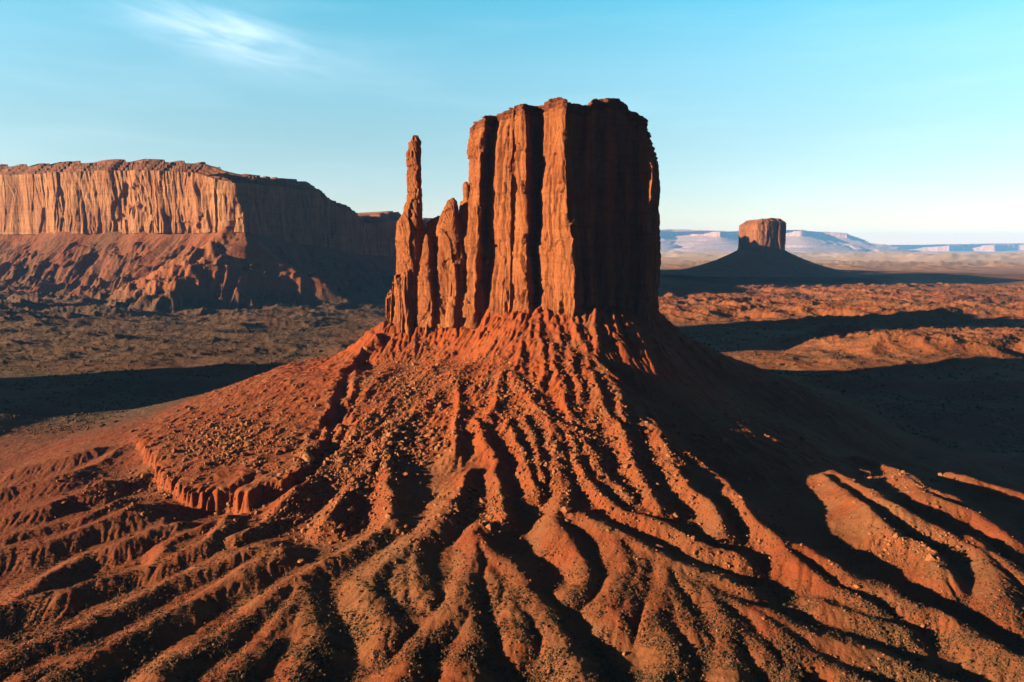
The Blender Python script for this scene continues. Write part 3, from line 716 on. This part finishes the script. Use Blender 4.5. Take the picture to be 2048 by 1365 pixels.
rim2 = [R3(700,2800,426,508), R3(720,2850,432,508), R3(740,2900,432,510), R3(758,2960,430,510), R3(775,3030,425,510), R3(792,3100,422,510), R3(806,3170,429,510), R3(840,3250,434,511), R3(880,3350,438,511)]
sweep(mesa2, rim2, 500, False, 250, 20., 2.0, 341, (M_mesa, M_mtal, M_mcap), cliff_rows=50, talus_rows=50, cap=.2, capset=12, gully=.6, top_in=400)

db = thing('sandstone_butte', 'small distant round butte with sunlit top and shaded base on the right', 'butte', (1180, 3300, 40))
DD = 3300.; cx = float(side(1526, 480)) * DD; rx = 88 / 2 / F * DD * .97
ring = []
for i in range(40):
    a = -2 * math.pi * i / 40
    rr = 1 + .06 * math.sin(3 * a + 1) + .04 * math.sin(5 * a)
    c_, s_ = math.cos(a), math.sin(a); pr = (abs(c_) ** 3 + abs(s_) ** 3) ** (-1 / 3)
    x_ = cx + rx * pr * rr * c_ * .93; y_ = DD + rx * 1.1 * pr * rr * s_
    u_ = 1024 + x_ / DD * F
    ring.append((x_, y_, float(zat(np.interp(u_, [1485, 1495, 1520, 1545, 1560, 1570], [446, 440, 438, 440, 446, 452]), DD)), float(zat(500, DD))))
ring = ring[::-1]
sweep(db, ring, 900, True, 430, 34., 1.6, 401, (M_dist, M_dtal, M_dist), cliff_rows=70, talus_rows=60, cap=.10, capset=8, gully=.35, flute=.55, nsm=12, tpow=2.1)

fm = thing('mesa', 'hazy pale far mesa with long flat top behind the small distant butte', 'mesa', (10000, 34000, 0))
def R4(u, d, vt, cl):
    d = d * 2.1; z = float(zat(vt, d)); return (float(side(u, 470)) * d, d, z, z - cl * 1.9)
rimf = [R4(1150,13500,463,110), R4(1300,13000,462,110), R4(1350,13600,459,120), R4(1400,13000,461,110), R4(1440,12500,462,110), R4(1480,13200,463,120), R4(1560,13600,462,120), R4(1600,13000,460,120), R4(1650,13800,463,120), R4(1700,13600,467,110), R4(1718,14400,474,90), R4(1735,15500,484,70), R4(1760,17000,489,60)]
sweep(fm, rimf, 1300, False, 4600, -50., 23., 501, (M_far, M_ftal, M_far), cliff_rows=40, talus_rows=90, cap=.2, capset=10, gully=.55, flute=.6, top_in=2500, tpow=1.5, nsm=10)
fm2 = thing('mesa', 'hazy pale low far mesa reaching the right edge of the skyline', 'mesa', (23000, 40000, 0))
rimg = [R4(1690,18500,492,150), R4(1760,18000,491,160), R4(1800,16800,493,160), R4(1860,16000,493,150), R4(1900,15600,490,160), R4(1935,16400,490,160), R4(1990,15600,489,170), R4(2040,15900,488,160), R4(2120,15200,487,160), R4(2300,15500,488,160)]
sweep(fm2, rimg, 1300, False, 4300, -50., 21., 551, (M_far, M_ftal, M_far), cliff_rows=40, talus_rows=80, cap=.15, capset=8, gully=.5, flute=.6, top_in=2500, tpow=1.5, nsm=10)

# ------------------------------------------------------------------ rocks and scrub
PH = (1 + 5 ** .5) / 2
IV = np.array([(-1,PH,0),(1,PH,0),(-1,-PH,0),(1,-PH,0),(0,-1,PH),(0,1,PH),(0,-1,-PH),(0,1,-PH),(PH,0,-1),(PH,0,1),(-PH,0,-1),(-PH,0,1)], float) / 1.902
IF = np.array([(0,11,5),(0,5,1),(0,1,7),(0,7,10),(0,10,11),(1,5,9),(5,11,4),(11,10,2),(10,7,6),(7,1,8),(3,9,4),(3,4,2),(3,2,6),(3,6,8),(3,8,9),(4,9,5),(2,4,11),(6,2,10),(8,6,7),(9,8,1)])
def visible_pts(us, vs):
    """photo positions -> points on the real slope (first hit of the view ray)"""
    sx = side(us, vs); sz = slope(vs)
    x = np.empty(len(us)); y = np.empty(len(us)); ok = np.zeros(len(us), bool)
    ys = np.concatenate([np.linspace(150, 640, 500)])
    for a in range(0, len(us), 4000):
        b = slice(a, a + 4000)
        X = sx[b][:, None] * ys; Z = CZ + sz[b][:, None] * ys
        Hh = raster(HR, X, ys[None, :] + 0 * X)
        hit = Z < Hh; k = np.argmax(hit, 1); ok[b] = hit.any(1) & (k > 0); k1 = np.maximum(k - 1, 0)
        q = np.arange(len(k)); e1 = Z[q, k] - Hh[q, k]; e0 = Z[q, k1] - Hh[q, k1]; w_ = np.clip(e0 / (e0 - e1 + 1e-9), 0, 1)
        y[b] = ys[k1] + (ys[k] - ys[k1]) * w_; x[b] = sx[b] * y[b]
    return x[ok], y[ok], ok
def scatter(name, x, y, r, mat, flat=.75, sink=.25, stretch=.35):
    n = len(x); z = H(x, y)
    V = np.repeat(IV[None], n, 0) * (1 + RNG.uniform(-.28, .28, (n, 12, 1)))
    sc3 = 1 + RNG.uniform(-stretch, stretch, (n, 1, 3)); sc3[..., 2] *= flat
    V = V * sc3
    a = RNG.uniform(0, 6.28, n); c, s = np.cos(a)[:, None], np.sin(a)[:, None]
    b = RNG.uniform(-.5, .5, n); cb, sb = np.cos(b)[:, None], np.sin(b)[:, None]
    X = V[..., 0] * c - V[..., 1] * s; Y = V[..., 0] * s + V[..., 1] * c; Z = V[..., 2] * cb + X * sb; X = X * cb - V[..., 2] * sb
    P = np.stack([X, Y, Z], -1) * r[:, None, None]
    P += np.stack([x, y, z + r * flat * (1 - 2 * sink) * .8], -1)[:, None, :]
    f = (IF[None] + 12 * np.arange(n)[:, None, None]).reshape(-1, 3)
    return mesh_raw(name, P.reshape(-1, 3), f, mat, None, False)
# rubble zones in the photo: (centre, radii, count, size)
ZON = [((455,880),(120,55),2000,1.0),((270,980),(110,45),1300,.6),((830,760),(120,75),3800,.7),((690,940),(110,70),2200,.9),((800,880),(90,60),1500,1.0),((1020,800),(90,90),1900,.65),((1180,880),(90,110),1800,.65),
       ((1080,930),(60,90),900,.7),((1280,960),(110,100),1500,.6),((1480,1060),(130,80),900,.5),((960,1020),(90,40),700,.8),((560,1040),(120,50),800,.7),((1150,720),(60,60),700,.55),((740,1050),(120,50),500,.7),
       ((1450,850),(170,110),900,.75),((1800,960),(150,60),500,.7),((1820,1090),(110,50),700,.55),((500,790),(140,30),700,.6)]
us, vs, rs = [], [], []
for (cu, cv), (ru, rv), n, r in ZON:
    us.append(RNG.normal(cu, ru * .55, n)); vs.append(RNG.normal(cv, rv * .55, n)); rs.append(r * .46 * np.exp(RNG.normal(0, .62, n)))
us.append(RNG.uniform(-100, 2150, 6000)); vs.append(RNG.uniform(690, 1420, 6000)); rs.append(.26 * np.exp(RNG.normal(0, .4, 6000)))
us, vs, rs = map(np.concatenate, (us, vs, rs))
x, y, ok = visible_pts(us, vs); r = np.clip(rs[ok], .12, 2.3)
o = scatter('rubble', x, y, r, M_rub); o['kind'] = 'stuff'
# scrub tufts on the lower ridges
n = 150000
us = RNG.uniform(-120, 2170, n); vs = 1030 + 390 * np.sqrt(RNG.uniform(0, 1, n))
x, y, ok = visible_pts(us, vs)
dens = fbm(x / 14, y / 14, 3, 801); keep = RNG.uniform(-.45, .6, len(x)) < 1.3 * dens + .1; x, y = x[keep], y[keep]
o = scatter('desert_scrub', x, y, .16 * np.exp(RNG.normal(0, .45, len(x))), M_scrub, .8, .1); o['kind'] = 'stuff'
# scrub and stones on the plain
n = 60000
yy = 560 * np.exp(RNG.uniform(0, 1.5, n)); xx = yy * RNG.uniform(-.85, .85, n)
zz, _, _ = fan(xx, yy); m = (zz < 8) & (fbm(xx / 90, yy / 60, 3, 811) > -.25); xx, yy = xx[m], yy[m]
o = scatter('scrub_bushes', xx, yy, .62 * np.exp(RNG.normal(0, .45, len(xx))) * (yy / 800) ** .4, M_scrub, .7, .1); o['kind'] = 'stuff'

# boulders: individuals
import bmesh
protos = []
for k in range(5):
    bm = bmesh.new(); bmesh.ops.create_icosphere(bm, subdivisions=2, radius=1)
    pl_ = [(RNG.normal(size=3), RNG.uniform(.55, .85)) for _ in range(9)]
    for v_ in bm.verts:
        p = np.array(v_.co)
        for nn, dd in pl_:                       # chop with planes -> blocky facets
            nn = nn / np.linalg.norm(nn); e = p @ nn - dd
            if e > 0: p = p - nn * e
        v_.co = p * (1 + RNG.uniform(-.03, .03)) * (1.1, .9, .8)
    me = bpy.data.meshes.new('boulder'); bm.to_mesh(me); bm.free(); me.materials.append(M_rock); protos.append(me)
def boulder(u, v, size, label, group):
    x, y, ok = visible_pts(np.array([u], float), np.array([v], float))
    if not ok.any(): return
    o = bpy.data.objects.new('boulder', random.choice(protos)); C.objects.link(o)
    z = float(H(x, y)[0])
    o.location = (x[0], y[0], z + size * .22); o.rotation_euler = (random.uniform(-.4, .4), random.uniform(-.4, .4), random.uniform(0, 6.28))
    o.scale = (size * random.uniform(.8, 1.2),) * 2 + (size * random.uniform(.7, 1),)
    o['label'] = label; o['category'] = 'boulder'
    if group: o['group'] = group
G = 'boulders strewn over the talus slope'
boulder(1491, 846, 2.6, 'pale lone boulder high on the dark shaded right flank of the slope', G)
boulder(1447, 884, 2.8, 'dim grey boulder lying lower left of the pale one on the shaded flank', G)
boulder(1732, 948, 4.2, 'rounded sunlit boulder between two lit ridges at the far right', G)
boulder(1503, 999, 1.5, 'small pale boulder at the foot of the long lit spur right of centre', G)
boulder(1846, 1247, 1.3, 'olive tinted small boulder under the long lit ridge at lower right', G)
boulder(1249, 1307, 1.2, 'small pale boulder alone in the dark gully at the bottom centre', G)
boulder(1269, 788, 1.8, 'boulder perched on the sunlit edge where the right flank turns dark', G)
boulder(1083, 1130, 1.2, 'pale slab in the shaded hollow below the bright central ridge', G)
BZ = [((455,870),(85,40),45,1.0,'orange boulder in the rubble on the flat bench at left'),
      ((660,930),(50,50),50,1.3,'big angular boulder on the rubble ridge left of the dark hollow'),
      ((790,880),(45,50),40,1.5,'large sunlit boulder beside the dark central hollow'),
      ((840,740),(85,50),50,.95,'boulder on the broad sunlit rubble slope under the pinnacles'),
      ((265,985),(70,28),25,.8,'small boulder scattered below the left bench'),
      ((1180,870),(60,70),32,.95,'boulder among the narrow ridges right of the central spine'),
      ((960,1000),(70,35),22,1.0,'boulder in the gullies above the lowest ridges at centre'),
      ((1060,800),(50,50),22,.9,'boulder on the slope below the tower')]
for (cu, cv), (ru, rv), n, s_, lab in BZ:
    for i in range(n):
        boulder(RNG.normal(cu, ru * .6), RNG.normal(cv, rv * .6), s_ * float(np.exp(RNG.normal(0, .3))), lab, G)

# ------------------------------------------------------------------ haze
hz = bmesh.new(); bmesh.ops.create_cube(hz, size=1)
me = bpy.data.meshes.new('haze'); hz.to_mesh(me); hz.free()
ho = bpy.data.objects.new('haze', me); C.objects.link(ho); ho['kind'] = 'stuff'
ho.scale = (120000, 47000, 1100); ho.location = (0, 47000 / 2 - 3000, 1100 / 2 - 75)
hm = bpy.data.materials.new('haze'); hm.use_nodes = True; hm.node_tree.nodes.clear()
v_ = hm.node_tree.nodes.new('ShaderNodeVolumePrincipled'); ou = hm.node_tree.nodes.new('ShaderNodeOutputMaterial')
v_.inputs['Density'].default_value = 2.0e-5; v_.inputs['Color'].default_value = (.15, .41, .92, 1); v_.inputs['Anisotropy'].default_value = 0.
hm.node_tree.links.new(v_.outputs[0], ou.inputs['Volume']); me.materials.append(hm)

# ------------------------------------------------------------------ light
sl = bpy.data.lights.new('sun', 'SUN'); sl.energy = 5; sl.angle = math.radians(.5); sl.color = (1, .77, .50)
so = bpy.data.objects.new('sun', sl); C.objects.link(so)
from mathutils import Vector
so.rotation_euler = Vector(S).to_track_quat('Z', 'Y').to_euler(); so.location = (-300, -100, 500)
w = bpy.data.worlds.new('World'); sc.world = w; w.use_nodes = True; nt = w.node_tree; nt.nodes.clear()
N_ = nt.nodes.new
def lk(a, b): nt.links.new(a, b)
def M(op, a, b=0., c=None, clamp=False):
    k = N_('ShaderNodeMath'); k.operation = op; k.use_clamp = clamp
    for i, v in enumerate((a, b, c)):
        if v is None: continue
        if isinstance(v, (int, float)): k.inputs[i].default_value = v
        else: lk(v, k.inputs[i])
    return k.outputs[0]
sky = N_('ShaderNodeTexSky'); sky.sky_type = 'NISHITA'; sky.sun_disc = False; sky.sun_elevation = SUN_EL
sky.sun_rotation = math.atan2(S[0], S[1]); sky.altitude = 1700; sky.air_density = 1.0; sky.dust_density = .6; sky.ozone_density = 1.5
tcn = N_('ShaderNodeTexCoord'); sepn = N_('ShaderNodeSeparateXYZ'); lk(tcn.outputs['Generated'], sepn.inputs[0])
el = sepn.outputs[2]
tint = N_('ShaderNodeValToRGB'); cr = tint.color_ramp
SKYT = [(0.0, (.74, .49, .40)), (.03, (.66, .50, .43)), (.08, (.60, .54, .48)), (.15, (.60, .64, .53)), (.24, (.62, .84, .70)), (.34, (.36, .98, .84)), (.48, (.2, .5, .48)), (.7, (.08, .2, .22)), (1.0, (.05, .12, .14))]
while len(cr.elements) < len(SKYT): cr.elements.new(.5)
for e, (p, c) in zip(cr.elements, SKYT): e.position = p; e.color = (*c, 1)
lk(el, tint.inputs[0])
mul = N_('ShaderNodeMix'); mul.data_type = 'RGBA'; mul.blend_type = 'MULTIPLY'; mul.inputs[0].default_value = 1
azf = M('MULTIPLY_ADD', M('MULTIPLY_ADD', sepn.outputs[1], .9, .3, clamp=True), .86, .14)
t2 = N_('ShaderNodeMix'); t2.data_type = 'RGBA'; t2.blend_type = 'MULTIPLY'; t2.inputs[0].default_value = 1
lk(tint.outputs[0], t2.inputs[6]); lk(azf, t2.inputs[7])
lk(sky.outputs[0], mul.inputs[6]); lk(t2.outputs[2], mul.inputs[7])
# cirrus: a thin streak to the upper left and faint veils
def dirv(u, v):
    a = np.array([(u - 1024) / F, 1, 0.]); up = (682.5 - v) / F
    d = np.array([(u - 1024) / F, cp + up * sp, up * cp - sp]); return d / np.linalg.norm(d)
A_, B_ = dirv(250, 15), dirv(640, 118)
ax = (B_ - A_) / np.linalg.norm(B_ - A_); mid = (A_ + B_) / 2; nrm = np.cross(mid / np.linalg.norm(mid), ax)
def dot(vec):
    k = N_('ShaderNodeVectorMath'); k.operation = 'DOT_PRODUCT'; lk(tcn.outputs['Generated'], k.inputs[0]); k.inputs[1].default_value = tuple(vec); return k.outputs['Value']
pa = M('SUBTRACT', dot(ax), float(mid @ ax)); pb = M('SUBTRACT', dot(nrm), float(mid @ nrm))
cmb = N_('ShaderNodeCombineXYZ'); lk(M('MULTIPLY', pa, 9.), cmb.inputs[0]); lk(M('MULTIPLY', pb, 45.), cmb.inputs[1])
cn = N_('ShaderNodeTexNoise'); cn.inputs['Scale'].default_value = 1.; cn.inputs['Detail'].default_value = 6; cn.inputs['Distortion'].default_value = .6; lk(cmb.outputs[0], cn.inputs['Vector'])
La = float(np.linalg.norm(B_ - A_) / 2)
ga = M('POWER', 2.718, M('MULTIPLY', M('POWER', M('ABSOLUTE', M('DIVIDE', pa, La * .85)), 2.), -1.))
gb = M('POWER', 2.718, M('MULTIPLY', M('POWER', M('ABSOLUTE', M('DIVIDE', pb, .026)), 2.), -1.))
cl = M('MULTIPLY', M('MULTIPLY', ga, gb), M('MULTIPLY_ADD', M('SUBTRACT', cn.outputs['Fac'], .28), 1.8, 0., clamp=True))
veil = N_('ShaderNodeTexNoise'); vm = N_('ShaderNodeMapping'); vm.inputs['Scale'].default_value = (3, 3, 22); vm.inputs['Rotation'].default_value = (0, .12, 0)
lk(tcn.outputs['Generated'], vm.inputs[0]); lk(vm.outputs[0], veil.inputs['Vector']); veil.inputs['Scale'].default_value = 1.2; veil.inputs['Detail'].default_value = 5
vl = M('MULTIPLY', M('MULTIPLY_ADD', M('SUBTRACT', veil.outputs['Fac'], .48), 3., 0., clamp=True), .035)
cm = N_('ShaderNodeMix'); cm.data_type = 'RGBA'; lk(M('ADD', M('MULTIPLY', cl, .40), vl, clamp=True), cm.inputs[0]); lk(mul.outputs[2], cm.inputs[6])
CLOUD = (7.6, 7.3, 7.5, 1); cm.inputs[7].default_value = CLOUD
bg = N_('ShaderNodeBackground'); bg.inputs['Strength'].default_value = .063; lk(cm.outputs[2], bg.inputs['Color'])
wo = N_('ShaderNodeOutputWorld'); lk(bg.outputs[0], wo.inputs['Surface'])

sc.view_settings.view_transform = 'Standard'; sc.view_settings.look = 'None'; sc.view_settings.exposure = 2.5; sc.view_settings.gamma = 1
sc.cycles.volume_bounces = 0; sc.cycles.max_bounces = 5; sc.cycles.diffuse_bounces = 2
